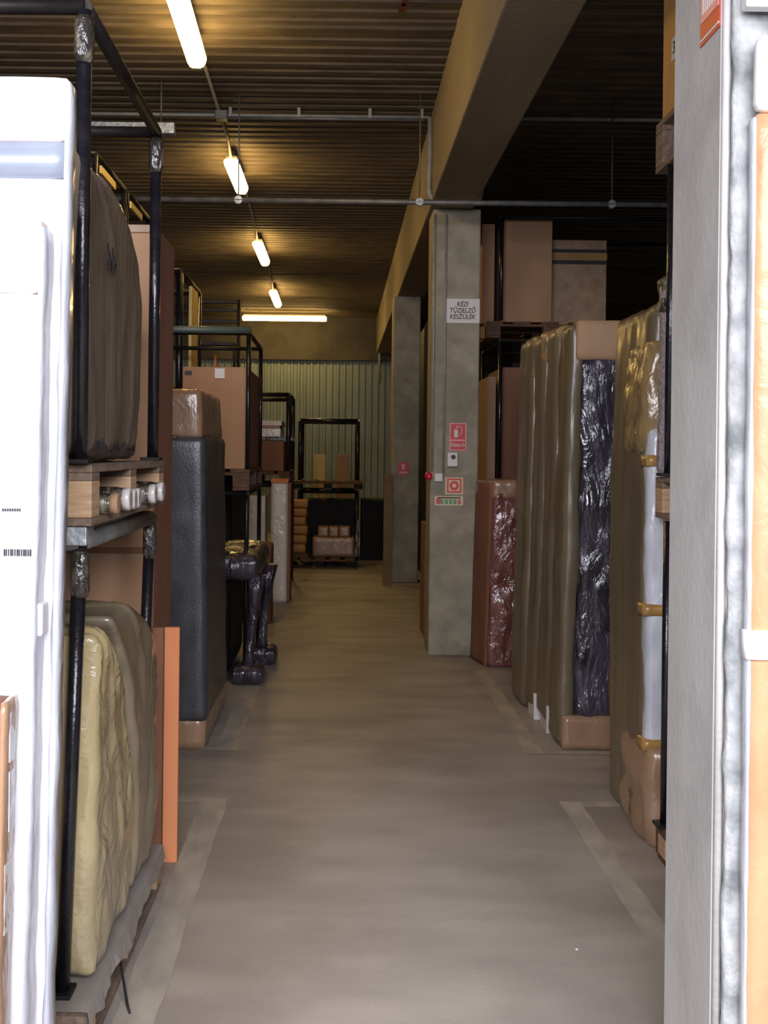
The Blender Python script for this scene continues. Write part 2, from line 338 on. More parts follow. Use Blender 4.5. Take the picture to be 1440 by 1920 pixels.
# ================= CEILING LAMPS =================
def lamp(xy0, xy1, D0, D1, label):
    a = P(xy0[0], xy0[1], D0); b_ = P(xy1[0], xy1[1], D1)
    t = thing('ceiling_lamp', ((a.x + b_.x) / 2, (a.y + b_.y) / 2, CZ - 0.16), label, 'lamp', 'fluorescent lamps above the aisle')
    d = (b_ - a).normalized(); s = Vector((-d.y, d.x, 0)).normalized()
    zc = (a.z + b_.z) / 2
    def bar(hw, z0, z1, inset, taper):
        bm = bmesh.new(); A = a + d * inset; Bb = b_ - d * inset
        A.z = Bb.z = 0; vs = []
        for p in (A, Bb):
            sec = [(-hw, z1), (hw, z1), (hw, (z0 + z1) / 2), (hw * taper, z0), (-hw * taper, z0), (-hw, (z0 + z1) / 2)]
            vs.append([bm.verts.new(Vector((p.x, p.y, 0)) + s * q[0] + Vector((0, 0, q[1]))) for q in sec])
        for i in range(6): bm.faces.new((vs[0][i], vs[0][(i + 1) % 6], vs[1][(i + 1) % 6], vs[1][i]))
        bm.faces.new(vs[0][::-1]); bm.faces.new(vs[1])
        bmesh.ops.bevel(bm, geom=[e for e in bm.edges], offset=0.008, segments=2, affect='EDGES')
        return bm
    obj('diffuser', bar(0.062, zc - 0.045, zc + 0.035, 0, 0.6), 'lens', t, label='glowing frosted diffuser')
    obj('housing', bar(0.05, zc + 0.036, zc + 0.075, 0.02, 0.9), 'lampbody', t)
    m1 = a.lerp(b_, 0.2); m2 = a.lerp(b_, 0.8)
    for mm in (m1, m2):
        obj('hanger', T([(mm.x, mm.y, zc + 0.07), (mm.x, mm.y, CZ + 0.01)], 0.006, 6), 'lampbody', t)
    return a, b_
HL = 2.50
L1 = lamp((322, -30), (369, 112), HL * F / 878, HL * F / 729, 'nearest glowing ceiling lamp, at the top edge of the photo')
L2 = lamp((433, 306), (453, 356), HL * F / 540, HL * F / 490, 'second glowing ceiling lamp along the aisle')
L3 = lamp((483, 461), (497, 490), HL * F / 387, HL * F / 353, 'third glowing ceiling lamp, over the left racks')
L4 = lamp((512, 551), (521, 570), HL * F / 298, HL * F / 275, 'fourth and smallest lengthwise ceiling lamp before the far wall')
L5 = lamp((455, 597), (612, 597), HL * F / 249, HL * F / 249, 'crosswise ceiling lamp glowing in front of the far wall')

# ================= PIPES AND CONDUITS =================
def pipe(name, pts, r, m, label, cat='pipe', seg=10): return obj(name, T(pts, r, seg), m, label=label, cat=cat)
y1 = 8.6; zt = P(600, 218, y1).z
pc = thing('cable_conduit', (-0.5, y1, zt), 'pale twin conduit crossing the ceiling above the second lamp', 'conduit')
obj('tube', T([(-2.6, y1, zt), (0.66, y1, zt)], 0.014, 8), 'pipe2', pc)
obj('tube', T([(-0.9, y1 - 0.05, zt - 0.035), (0.62, y1 - 0.05, zt - 0.035)], 0.012, 8), 'pipe', pc)
for x in (-0.88, -0.35, 0.2, 0.6): obj('clip', B(x - .012, x + .012, y1 - .03, y1 + .03, zt - .02, CZ + 0.0), 'pipe2', pc)
obj('junction_box', B(-1.0, -0.9, y1 - .05, y1 + .05, zt - .04, zt + .03, .008), 'pipe', pc)
pipe('cable_conduit', [(1.06, y1, zt), (4.5, y1, zt)], 0.016, 'pipe2', 'pale conduit on the dark ceiling to the right of the beam', 'conduit')
# conduit looping under the beam
pts = [(0.665, y1, zt + .0), (0.665, y1, 3.66)]
for k in range(7):
    a = math.pi / 2 * k / 6; pts.append((0.665 + .1 * (1 - math.cos(a)), y1, 3.66 - .1 * math.sin(a)))
pts += [(0.98, y1, 3.56)]
for k in range(1, 7):
    a = math.pi / 2 * k / 6; pts.append((0.98 + .09 * math.sin(a), y1, 3.56 + .09 * (1 - math.cos(a))))
pts += [(1.07, y1, 3.75)]
pipe('cable_conduit', pts, 0.018, 'pipe2', 'pale conduit bent in a U around the underside of the beam', 'conduit')
for x, e, lab in ((0.735, 2.0, 'thin pale conduit down the left corner of the sign pillar to the red alarm'), (0.825, 2.0, 'thin pale conduit down the sign pillar to the small white box')):
    z0 = P(806, 884, 8.8).z if x < 0.8 else P(822, 888, 8.8).z
    pipe('cable_conduit', [(x, 8.858, z0), (x, 8.858, 3.53)], 0.009, 'pipe2', lab, 'conduit', 8)
sp = thing('sprinkler_pipe', (0, 8.2, 3.48), 'dark grey pipe hung level across the aisle under the beam', 'pipe')
obj('tube', T([(-2.4, 8.2, 3.475), (4.6, 8.2, 3.475)], 0.021, 12), 'pipe', sp)
for x in (P(447, 380, 8.2).x, P(799, 380, 8.2).x - .05, P(1147, 384, 8.2).x):
    if x > 0.6 and x < 0.69: x = 0.62
    obj('hanger_rod', T([(x, 8.2, 3.44), (x, 8.2, CZ + .01)], 0.006, 6), 'pipe', sp)
    obj('clamp', T([(x, 8.18, 3.475), (x, 8.22, 3.475)], 0.03, 10), 'galv', sp)
a = P(142, 240, 8.0); b_ = P(328, 243, 8.0)
ct = obj('cable_tray', B(a.x, b_.x, 7.96, 8.04, a.z - .04, a.z + .035), 'galv', label='short galvanised channel under the ceiling behind the tall black posts', cat='cable tray')
for x in (a.x + .1, b_.x - .1): obj('hanger', T([(x, 8, a.z + .03), (x, 8, CZ + .02)], .006, 6), 'pipe', ct)
# conduit running with the lamps
cz = CZ - 0.03
for (q0, q1, lab) in ((L1[1], L2[0], 'thin ceiling conduit between the nearest and second lamps'), (L2[1], L3[0], 'thin ceiling conduit between the second and third lamps'), (L3[1], L4[0], 'thin ceiling conduit between the third and fourth lamps')):
    pipe('lamp_conduit', [(q0.x, q0.y, cz), (q1.x, q1.y - .25, cz), (q1.x, q1.y + .02, q1.z + .03)], 0.012, 'lampbody', lab, 'conduit', 8)
bm = bmesh.new()
for k in range(5):
    q = P(772 - k * 5, 40 + k * 9, 6.2 + k * .1); box(bm, q.x - .015 + .005 * (k % 2), q.x + .02, q.y - .07, q.y + .07, CZ - .014, CZ - .012)
obj('rust_mark', bm, 'stain', label='orange rust streak on the ceiling left of the beam', cat='stain')
pipe('downpipe', [(P(712, 640, 21.8).x, 21.82, 3.0), (P(712, 640, 21.8).x, 21.82, 4.26)], 0.03, 'pipe2', 'pale vertical pipe on the far lintel beside the beam')

# ================= SIGNS ON THE PILLARS =================
FY = 8.87
def rectD(x0, y0, x1, y1, D): a = P(x0, y0, D); b_ = P(x1, y1, D); return a.x, b_.x, b_.z, a.z
def plate(name, r, m, parent, dep, th=0.002, **k): return obj(name, B(r[0], r[1], FY - dep - th, FY - dep, r[2], r[3]), m, parent, **k)
r = rectD(835, 560, 899, 606, FY)
t = thing('paper_notice', ((r[0] + r[1]) / 2, FY, r[2]), 'white paper notice in black capitals at the top of the sign pillar', 'sign')
plate('sheet', r, 'paper', t, 0.001)
cx = (r[0] + r[1]) / 2
for i, s in enumerate(('KÉZI', 'TŰZJELZŐ', 'KÉSZÜLÉK')):
    text('lettering', s, 0.052, (cx, FY - .0035, r[3] - .045 - i * .05), 'ink', t, sx=0.86, sh=0.15)
r = rectD(843, 793, 874, 845, FY)
t = thing('fire_extinguisher_sign', ((r[0] + r[1]) / 2, FY, r[2]), 'red sign with white extinguisher symbol, above the call point box', 'sign')
plate('board', r, 'pink', t, 0.001)
r2 = rectD(845, 795, 872, 824, FY); plate('symbol_field', r2, 'red', t, 0.003)
r3 = rectD(845, 827, 872, 843, FY); plate('text_field', r3, 'red', t, 0.003)
cx = (r2[0] + r2[1]) / 2; cz_ = (r2[2] + r2[3]) / 2
bm = B(cx - .03, cx + .0, FY - .007, FY - .005, cz_ - .045, cz_ + .015)
tube(bm, [(cx - .015, FY - .006, cz_ + .01), (cx - .01, FY - .006, cz_ + .04), (cx + .015, FY - .006, cz_ + .045), (cx + .035, FY - .006, cz_ + .025), (cx + .03, FY - .006, cz_ - .01), (cx + .012, FY - .006, cz_ - .035)], 0.004, 6)
obj('symbol', bm, 'paper', t)
text('lettering', 'TŰZOLTÓ', 0.03, (cx, FY - .006, (r3[2] + r3[3]) / 2), 'paper', t, sx=.8)
r = rectD(838, 848, 857, 875, FY)
t = thing('call_point_box', ((r[0] + r[1]) / 2, FY, r[2]), 'pale grey fire call point with dark round button between red signs', 'alarm box')
obj('casing', B(r[0], r[1], FY - .05, FY - .001, r[2], r[3], .006), 'plastic', t)
bz = (r[2] + r[3]) / 2 + .02; bx = (r[0] + r[1]) / 2 + .005
obj('button', T([(bx, FY - .05, bz), (bx, FY - .058, bz)], 0.018, 16), 'ink', t, label='dark round button')
r = rectD(796, 884, 808, 901, FY)
t = thing('alarm_beacon', ((r[0] + r[1]) / 2, FY - .03, r[2]), 'small red alarm beacon on the left corner of the sign pillar', 'alarm')
cx = (r[0] + r[1]) / 2 + .004
obj('base', T([(cx + .005, FY, (r[2] + r[3]) / 2), (cx + .005, FY - .03, (r[2] + r[3]) / 2)], .03, 14), 'plastic', t)
obj('dome', T([(cx, FY - .03, (r[2] + r[3]) / 2), (cx, FY - .06, (r[2] + r[3]) / 2), (cx, FY - .075, (r[2] + r[3]) / 2)], [.034, .03, .012], 14), 'redplastic', t)
r = rectD(814, 887, 829, 903, FY)
t = thing('junction_box', ((r[0] + r[1]) / 2, FY, r[2]), 'small white square box beside the red beacon', 'electrical box')
obj('casing', B(r[0], r[1], FY - .045, FY - .001, r[2], r[3], .006), 'plastic', t)
obj('indicator', T([((r[0] + r[1]) / 2 - .015, FY - .045, (r[2] + r[3]) / 2), ((r[0] + r[1]) / 2 - .015, FY - .049, (r[2] + r[3]) / 2)], .006, 8), 'foam', t)
r = rectD(835, 895, 868, 927, FY)
t = thing('alarm_sign', ((r[0] + r[1]) / 2, FY, r[2]), 'cream square sign with a red ring, below the call point box', 'sign')
plate('board', r, 'cream', t, 0.001)
r2 = rectD(838, 897, 865, 924, FY); ri = rectD(841, 900, 862, 921, FY)
bm = bmesh.new()
box(bm, r2[0], r2[1], FY - .005, FY - .003, ri[3], r2[3]); box(bm, r2[0], r2[1], FY - .005, FY - .003, r2[2], ri[2])
box(bm, r2[0], ri[0], FY - .005, FY - .003, ri[2], ri[3]); box(bm, ri[1], r2[1], FY - .005, FY - .003, ri[2], ri[3])
obj('border', bm, 'orange_red', t)
c0 = ((r2[0] + r2[1]) / 2, (r2[2] + r2[3]) / 2)
bm = T([(c0[0], FY - .003, c0[1]), (c0[0], FY - .006, c0[1])], .038, 24)
obj('disc', bm, 'orange_red', t)
obj('disc_centre', T([(c0[0], FY - .006, c0[1]), (c0[0], FY - .008, c0[1])], .017, 18), 'cream', t)
r = rectD(815, 930, 868, 948, FY)
t = thing('evacuation_sign', ((r[0] + r[1]) / 2, FY, r[2]), 'small wide sign with a row of red and green pictograms', 'sign')
plate('board', r, 'cream', t, 0.001)
W_ = r[1] - r[0]; H_ = r[3] - r[2]
obj('heading_line', B(r[0] + .02, r[1] - .02, FY - .005, FY - .003, r[3] - .018, r[3] - .008), 'ink', t)
for i, m in enumerate(('orange_red', 'green', 'green', 'green', 'green', 'orange_red')):
    x0 = r[0] + .012 + i * (W_ - .02) / 6
    obj('pictogram', B(x0, x0 + (.034 if i == 0 else .024), FY - .005, FY - .003, r[2] + .012, r[2] + .012 + (.036 if i else .042)), m, t)
    if i: obj('figure', T([(x0 + .006, FY - .006, r[2] + .018), (x0 + .012, FY - .006, r[2] + .03), (x0 + .018, FY - .006, r[2] + .042)], .003, 6), 'paper', t)
FY = 13.85
r = rectD(747, 866, 766, 891, FY)
t = thing('fire_sign', ((r[0] + r[1]) / 2, FY, r[2]), 'small red sign on the farther pillar', 'sign')
plate('board', r, 'red', t, 0.001)
plate('text_field', (r[0] + .015, r[1] - .015, r[2] + .02, r[2] + .045), 'pink', t, 0.003)
plate('symbol', (r[0] + .04, r[1] - .045, r[2] + .07, r[3] - .025), 'pink', t, 0.003)
# floor-stood boards by the pillars
obj('plywood_board', B(P(719, 900, 13.7).x, P(735, 900, 13.7).x, 13.5, 13.56, 0, P(719, 890, 13.5).z, .004), 'brownboard', label='tall brown board standing against the farther pillar', cat='board')
a = P(795, 1000, 9.8)
obj('brown_crate', B(a.x - .0, a.x + .5, 9.75, 10.2, 0, 1.0, .01), 'cardbrown', label='brown carton edge showing just behind the sign pillar', cat='box')

# ================= RACKS: pallets and stacking frames =================
def pallet(x0, x1, y0, y1, ztop, label, group='wooden pallets', h=0.144, m='woodgrey', blockm='wood'):
    t = thing('wooden_pallet', ((x0 + x1) / 2, (y0 + y1) / 2, ztop - h), label, 'pallet', group)
    L_ = x1 - x0; W_ = y1 - y0
    n = 5
    for i in range(n):
        w_ = 0.14; c = x0 + w_ / 2 + (L_ - w_) * i / (n - 1)
        obj('deck_board', B(c - w_ / 2, c + w_ / 2, y0, y1, ztop - .022, ztop, .003), m, t)
    for j in range(3):
        c = y0 + .05 + (W_ - .1) * j / 2
        obj('cross_board', B(x0, x1, c - .05, c + .05, ztop - .044, ztop - .0225, .003), m, t)
        for i in range(3):
            cx = x0 + .06 + (L_ - .12) * i / 2
            obj('block', B(cx - .06, cx + .06, c - .05, c + .05, ztop - h + .022, ztop - .0445, .003), blockm, t)
    for i in range(3):
        cx = x0 + .06 + (L_ - .12) * i / 2
        obj('bottom_board', B(cx - .06, cx + .06, y0, y1, ztop - h, ztop - h + .0215, .003), m, t)
    return t
def frame(x0, x1, y0, y1, z0, z1, label, r=.018, lean=0.0, group='black stacking frames', m='black', feet=True, tape=False, rails=True, railm=None, railr=.95):
    t = thing('stacking_frame', ((x0 + x1) / 2, (y0 + y1) / 2, z0), label, 'rack frame', group)
    for (x, y) in ((x1, y0), (x1, y1), (x0, y0), (x0, y1)):
        dx = lean if x == x1 else 0
        p = obj('post', T([(x - dx, y, z0), (x, y, z1)], r, 14), m, t)
        if feet: obj('foot_plate', B(x - dx - .04, x - dx + .03, y - .04, y + .04, z0, z0 + .012, .002), 'galv' if feet == 'galv' else 'darksteel', p)
        if tape and x == x1: obj('tape_wrap', T([(x, y, z1 - .14), (x, y, z1 - .12), (x, y, z1 - .03), (x, y, z1 - .015)], [r * 1.05, r * 1.35, r * 1.3, r * 1.05], 12), 'silverfilm', p, label='shiny film wound round the post top')
    if rails:
        for (a_, b2) in (((x1, y0), (x1, y1)), ((x0, y0), (x0, y1)), ((x0, y0), (x1, y0)), ((x0, y1), (x1, y1))):
            obj('top_rail', T([(a_[0], a_[1], z1 + .01), (b2[0], b2[1], z1 + .01)], r * railr, 12), railm or 'darksteel', t)
    return t
# -- nearest left rack
frame(-1.5, -0.70, 3.0, 4.1, 0.147, 1.36, 'lower black post frame around the yellowish wrapped bags, nearest left rack', lean=.035, railm='pipe', tape=True, r=.020, railr=1.3)
frame(-1.5, -0.693, 2.95, 4.1, 1.582, 2.785, 'upper black post frame around the tall grey wrapped bundle, nearest left rack', tape=True, r=.0205, railr=1)
pallet(-1.56, -0.65, 2.93, 4.13, 0.144, 'worn wooden pallet on the floor under the yellowish wrapped bags')
pallet(-1.56, -0.66, 2.95, 4.15, 1.58, 'raised wooden pallet under the tall grey wrapped bundle, nearest left rack', h=0.165)
bm = B(-.78, -.675, 2.96, 3.05, 1.362, 1.413, .003); obj('corner_bracket', bm, 'galv', label='galvanised bracket on the post under the raised left pallet', cat='bracket')
# ragged plastic liner on the floor pallet
bm = bmesh.new(); prev = None
for k in range(41):
    y = 2.9 + 1.24 * k / 40; dz = .03 * noise.noise(Vector((y * 9, 0, 3))) + (-.03 if 14 < k < 22 else 0)
    dx = .015 * noise.noise(Vector((y * 12, 5, 0)))
    row = [bm.verts.new(v) for v in ((-.74, y, .1485), (-.66, y, .1485), (-.644, y, .147), (-.636 + dx, y, .10 + dz))]
    if prev:
        for i in range(3): bm.faces.new((prev[i], row[i], row[i + 1], prev[i + 1]))
    prev = row
obj('plastic_liner', bm, M['liner'], label='ragged plastic sheet hanging over the edge of the floor pallet', cat='plastic sheet')
pipe('loose_strap', [(-.645, 3.33, .10), (-.63, 3.3, .06), (-.60, 3.22, .012), (-.585, 3.18, .006)], .004, 'ink', 'thin dark strap end hanging from the floor pallet', 'strap', 6)
# shaped wrapped bundles
def lerp_tab(tab, z):
    if z <= tab[0][0]: return tab[0][1]
    for (a_, b2) in zip(tab, tab[1:]):
        if z <= b2[0]:
            t = (z - a_[0]) / (b2[0] - a_[0]); t = t * t * (3 - 2 * t) * .5 + t * .5
            return a_[1] + (b2[1] - a_[1]) * t
    return tab[-1][1]
def shaped(x0, x1, y0, y1, z0, z1, front, back, **k):
    def fn(p):
        t = (p.y - y0) / (y1 - y0); f_, b2 = lerp_tab(front, p.z), lerp_tab(back, p.z)
        q = p.copy(); q.y = f_ + (b2 - f_) * t; return q
    return wrap(x0, x1, y0, y1, z0, z1, fn=fn, **k)
t = thing('wrapped_armchair', (-1.0, 3.3, .155), 'yellowish plastic-wrapped rounded bundle on the floor pallet, nearer of two', 'wrapped furniture', 'plastic-wrapped armchairs')
obj('plastic_wrap', shaped(-1.45, -.655, 2.9, 3.6, .155, 1.11, [(.16, 3.04), (1.1, 3.03)], [(.16, 3.52), (.3, 3.66), (.5, 3.64), (.87, 3.46), (1.0, 3.33), (1.1, 3.16)],
    r=.04, amp=.016, seed=1, res=.025, nsc=3, folds=.011, fsc=5, diag=.45), 'yellowbag', t)
t = thing('wrapped_armchair', (-1.0, 3.9, .155), 'greyish plastic-wrapped rounded bundle behind the yellowish one', 'wrapped furniture', 'plastic-wrapped armchairs')
obj('plastic_wrap', shaped(-1.45, -.66, 3.6, 4.1, .16, 1.13, [(.16, 3.66), (.3, 3.7), (.5, 3.68), (.87, 3.53), (1.0, 3.42), (1.11, 3.3)], [(.16, 3.98), (.35, 4.08), (.6, 4.09), (.9, 4.03), (1.02, 3.86), (1.12, 3.6)],
    r=.04, amp=.014, seed=2, res=.025, nsc=3, folds=.011, fsc=5, diag=.45), 'greybag', t)
t = thing('wrapped_sofa', (-1.0, 3.4, 1.582), 'tall grey film-wrapped bundle on the raised pallet of the nearest left rack', 'wrapped furniture')
wr = obj('film_wrap', shaped(-1.45, -.695, 2.92, 3.9, 1.60, 2.42, [(1.6, 2.95), (2.4, 2.9)], [(1.6, 3.72), (1.66, 3.84), (1.8, 3.9), (2.1, 3.89), (2.24, 3.8), (2.32, 3.66), (2.38, 3.45), (2.41, 3.3)],
    r=.05, amp=.006, seed=3, res=.022, nsc=3, folds=.011, fsc=4, diag=.03), 'greyfilm', t)
for i in range(6):   # marker scribble on the film
    z = 2.19 - i * .0; y = 3.22 + i * .022
    obj('marker_stroke', T([(-.682, y, 2.14 + .02 * (i % 2)), (-.680, y + .008, 2.18), (-.682, y + .004, 2.22 - .02 * (i % 3))], .0022, 5), 'ink', wr)
bm = wrap(-1.0, -.70, 3.05, 3.85, 1.592, 1.67, r=.03, amp=.012, seed=9, res=.03, nsc=8); obj('film_tail', bm, 'blackshine', t, label='shiny dark gathered film at the base')
# tube rolls inside the raised pallet
ys = [(3.13, .036, 'card'), (3.31, .042, 'white'), (3.39, .038, 'white'), (3.46, .038, 'white'), (3.76, .04, 'white'), (3.92, .042, 'white')]
labs = ['brown ended wrapped roll inside the raised pallet, beside its near block', 'pale ended roll inside the raised pallet, just behind the brown ended one',
        'thin pale roll inside the raised pallet, third from its near block', 'thin pale roll inside the raised pallet, fourth from its near block',
        'pale roll inside the raised pallet, next to the farthest one', 'farthest pale roll sticking out of the raised pallet']
for (y, rr, m), lb in zip(ys, labs):
    rr *= .86; zc = 1.437 + rr
    m = 'whitebox' if m == 'white' else m
    t = thing('paper_roll', (-.72, y, 1.437), lb, 'roll', 'rolls inside the raised pallet')
    obj('film', T([(-1.1, y, zc), (-.665, y, zc), (-.645, y, zc)], [rr, rr, rr * .9], 20), 'silverfilm', t)
    obj('end_cap', T([(-.645, y, zc), (-.625, y, zc), (-.622, y, zc)], [rr * .95, rr * .95, rr * .8], 20), m, t, label='pale rim of the roll' if m == 'whitebox' else 'brown core of the roll')
# -- foreground boards at the far left
lnw = lambda p: Vector((p.x - .03 * (1 - p.z / 2.4), p.y, p.z))
t = thing('white_flat_pack', (-1.0, 2.44, 0), 'very tall white flat pack at the left edge with blue-grey band and cream top', 'flat pack')
ztop = P(100, 142, 2.4).z; zb = P(60, 264, 2.4).z; zc = P(60, 332, 2.4).z
obj('white_body', wrap(-1.5, -.602, 2.4, 2.46, 0.0, zc, r=.008, amp=.002, seed=5, res=.04, fn=lnw), 'white', t)
obj('grey_band', wrap(-1.5, -.598, 2.402, 2.458, zc, zb, r=.006, amp=.002, seed=6, res=.04, fn=lnw), 'band', t, label='blue-grey band')
obj('cream_cap', wrap(-1.5, -.596, 2.395, 2.465, zb, ztop, r=.012, amp=.003, seed=7, res=.03, fn=lnw), 'capcard', t, label='cream cardboard cap')
obj('side_film', wrap(-.606, -.592, 2.40, 2.47, 0.02, ztop - .01, r=.006, amp=.004, seed=8, res=.03, nsc=8, fn=lnw), 'whitefilm', t, label='loose clear film along the side')
t = thing('white_flat_pack', (-1.0, 2.34, 0), 'shorter white flat pack in front, with barcode and side handle', 'flat pack')
z2 = P(60, 404, 2.3).z
obj('white_body', wrap(-1.5, -.622, 2.3, 2.385, 0.0, z2 - .16, r=.008, amp=.002, seed=11, res=.04, fn=lnw), 'white', t)
obj('cream_cap', wrap(-1.5, -.62, 2.298, 2.386, z2 - .16, z2, r=.016, amp=.004, seed=12, res=.03, fn=lnw), 'capcard', t, label='cream cardboard cap')
obj('side_film', wrap(-.628, -.616, 2.305, 2.385, 0.02, z2 - .02, r=.005, amp=.004, seed=13, res=.03, nsc=9, fn=lnw), 'whitefilm', t, label='wrinkled film along the side')
a = P(78, 1162, 2.34); obj('handle', B(-.645, -.622, 2.33, 2.385, a.z - .035, a.z + .035, .006), 'white', t)
a = P(12, 1036, 2.297)
for i in range(13): obj('barcode_bar', B(a.x - .006 + i * .0045, a.x - .006 + i * .0045 + (.0022 if i % 3 else .0032), 2.2965, 2.299, a.z - .007, a.z + .007), 'ink', t)
for i in range(8):
    a = P(4 + i * 4.5, 956, 2.297); obj('print_mark', B(a.x, a.x + .003, 2.2965, 2.299, a.z - .003, a.z + .003), 'ink', t)
t = thing('brown_flat_pack', (-1.0, 2.22, 0), 'low brown film-wrapped cardboard pack at the bottom left corner', 'flat pack')
z3 = P(20, 1318, 2.2).z
obj('carton', wrap(-1.5, -.652, 2.195, 2.285, 0.0, z3, r=.008, amp=.003, seed=14, res=.03, fn=lnw), 'cardbrown', t)
obj('edge_strip', B(-.694, -.678, 2.188, 2.198, 0.02, z3 - .03), 'card', t, label='paler cardboard edge')
obj('film', wrap(-.655, -.640, 2.2, 2.285, 0.02, z3, r=.006, amp=.004, seed=15, res=.025, nsc=12, fn=lnw), 'cardfilm', t, label='shiny film with torn patches')
for (ya, za, hh) in ((1500, .8, .06), (1380, .95, .05)):
    a = P(44, ya, 2.24); obj('white_tape', B(-.6575, -.6555, 2.225, 2.26, a.z - hh, a.z + hh), 'whitefilm', t)
a = P(30, 1680, 2.24); obj('label_sheet', B(-.6625, -.6600, 2.215, 2.27, a.z - .07, a.z + .07), 'paper', t, label='pale printed label')

# -- tall cardboard and boards behind the first rack
t = thing('tall_cardboard_box', (-1.05, 4.75, 0), 'very tall brown cardboard box behind the nearest left rack', 'box', 'tall cardboard boxes')
zt2 = P(260, 432, 4.5).z; zm = P(250, 1030, 4.5).z
obj('lower_panel', B(-1.45, -.748, 4.45, 4.9, 0, zm - .012, .004), 'cardpink', t)
obj('upper_panel', B(-1.45, -.748, 4.45, 4.9, zm + .012, zt2, .004), 'cardpink', t)
obj('seam', B(-1.445, -.753, 4.455, 4.895, zm - .012, zm + .012), 'cardbrown', t, label='dark horizontal seam')
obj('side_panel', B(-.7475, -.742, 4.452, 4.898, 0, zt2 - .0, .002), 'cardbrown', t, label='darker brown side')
obj('seam_tape', B(-1.3, -.80, 4.446, 4.449, zm - .035, zm - .015), 'cardtape', t)
obj('top_flap', B(-1.46, -.745, 4.44, 4.46, zt2 - .02, zt2 + .012, .003), 'cardtape', t)
t = thing('orange_cardboard_panel', (-.66, 4.4, 0), 'narrow orange cardboard panel standing upright beside the pallet', 'board')
zo = P(320, 1176, 4.37).z
obj('front', B(-.682, -.624, 4.36, 4.38, 0, zo, .002), 'cardorange', t)
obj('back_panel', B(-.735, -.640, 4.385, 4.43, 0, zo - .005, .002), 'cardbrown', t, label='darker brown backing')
# -- black wrapped column
t = thing('wrapped_cabinet', (-1.0, 6.5, 0), 'tall column wrapped in black film with cardboard top and foot, left of the aisle', 'wrapped furniture')
ln = lambda p: Vector((p.x - .035 * (p.z / 1.9), p.y, p.z))
obj('cardboard_foot', wrap(-1.25, -.712, 6.0, 7.0, 0, .18, r=.015, amp=.006, seed=20, res=.05), 'cardfilm', t, label='film-covered cardboard foot')
obj('black_film', wrap(-1.25, -.698, 5.98, 7.02, .15, 1.70, r=.03, amp=.010, seed=21, res=.035, nsc=3, fn=ln), 'blackfilm', t, label='bubbly black wrapping')
obj('cardboard_top', wrap(-1.25, -.718, 6.0, 7.0, 1.68, 1.955, r=.02, amp=.008, seed=22, res=.035, nsc=6, fn=ln), 'cardfilm', t, label='film-covered cardboard top')
# -- black wrapped pedestal table behind
t = thing('wrapped_pedestal_table', (-.68, 8.3, 0), 'black film-wrapped pedestal table behind the black column', 'wrapped furniture')
obj('top', wrap(-1.15, -.55, 7.62, 8.75, .72, .92, r=.08, amp=.02, seed=23, res=.04, nsc=5, folds=.008), 'blackshine', t)
for (lx, ly) in ((-.615, 7.76), (-.575, 8.5)):
    leg = obj('leg', T([(lx + .04, ly, .76), (lx + .03, ly, .62), (lx + .01, ly, .4), (lx - .005, ly, .2), (lx - .01, ly, .13)], [.07, .045, .032, .034, .05], 14), 'blackshine', t)
    obj('foot', wrap(lx - .13, lx + .11, ly - .14, ly + .14, 0, .14, r=.06, amp=.01, seed=24, res=.025, nsc=8), 'blackshine', t)
bm = wrap(-1.15, -.76, 7.8, 8.8, .06, .73, r=.03, amp=.01, seed=25, res=.06); obj('apron', bm, 'blackmatte', t)

# -- second left rack (beside the pedestal table)
pallet(-1.5, -.64, 7.85, 9.15, 1.49, 'raised dark pallet under the cardboard box with the pale label', m='wooddark', blockm='wooddark', h=.15)
frame(-1.45, -.66, 7.9, 9.1, 0, 1.31, 'lower black frame of the second left rack, behind the pedestal table', r=.017)
frame(-1.45, -.66, 7.9, 9.1, 1.492, 2.45, 'upper frame of the second left rack with a greenish front rail', r=.017, railm='darksteel', feet=False)
obj('greenish_bar', T([(-1.6, 7.84, 2.475), (-.64, 7.84, 2.475)], .026, 10), 'glass', label='greenish horizontal bar in front of the second left rack top', cat='bar')
t = thing('cardboard_box', (-.9, 8.5, 1.49), 'large cardboard box with a small pale label on the second left rack', 'box', 'cardboard boxes on the racks')
zb2 = P(400, 688, 7.95).z
obj('carton', B(-1.135, -.672, 7.95, 9.05, 1.491, zb2, .004), 'cardpink', t)
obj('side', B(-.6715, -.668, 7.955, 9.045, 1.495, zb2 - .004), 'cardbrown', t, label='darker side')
a = P(412, 700, 7.945); obj('label_sheet', B(a.x - .035, a.x + .035, 7.944, 7.949, a.z - .035, a.z + .035), 'paper', t, label='small pale label')
obj('dark_corner_mark', B(-1.12, -1.07, 7.944, 7.949, zb2 - .06, zb2 - .03), 'ink', t)
# stored things further up the left row
def simple(name, b6, m, label, cat, group=None, bev=.004): return obj(name, B(*b6, bev), m, label=label, cat=cat, group=group)
simple('yellow_board', (P(355, 600, 9.6).x, P(361, 600, 9.6).x, 9.55, 9.95, 1.6, P(358, 538, 9.6).z), 'yellowboard', 'pale yellow upright board lit by the lamps behind the labelled box', 'board')
t = frame(-1.95, -1.36, 9.3, 10.5, 1.6, P(352, 512, 9.3).z, 'tall dark frame behind the pale yellow board, high on the left', r=.03, feet=False)
simple('wrapped_or_shade_stack', (-2.0, -.90, 9.25, 10.6, 0, 1.598), 'blackmatte', 'dark stack under the pale yellow board on the left', 'wrapped goods', 'dark wrapped stacks', .02)
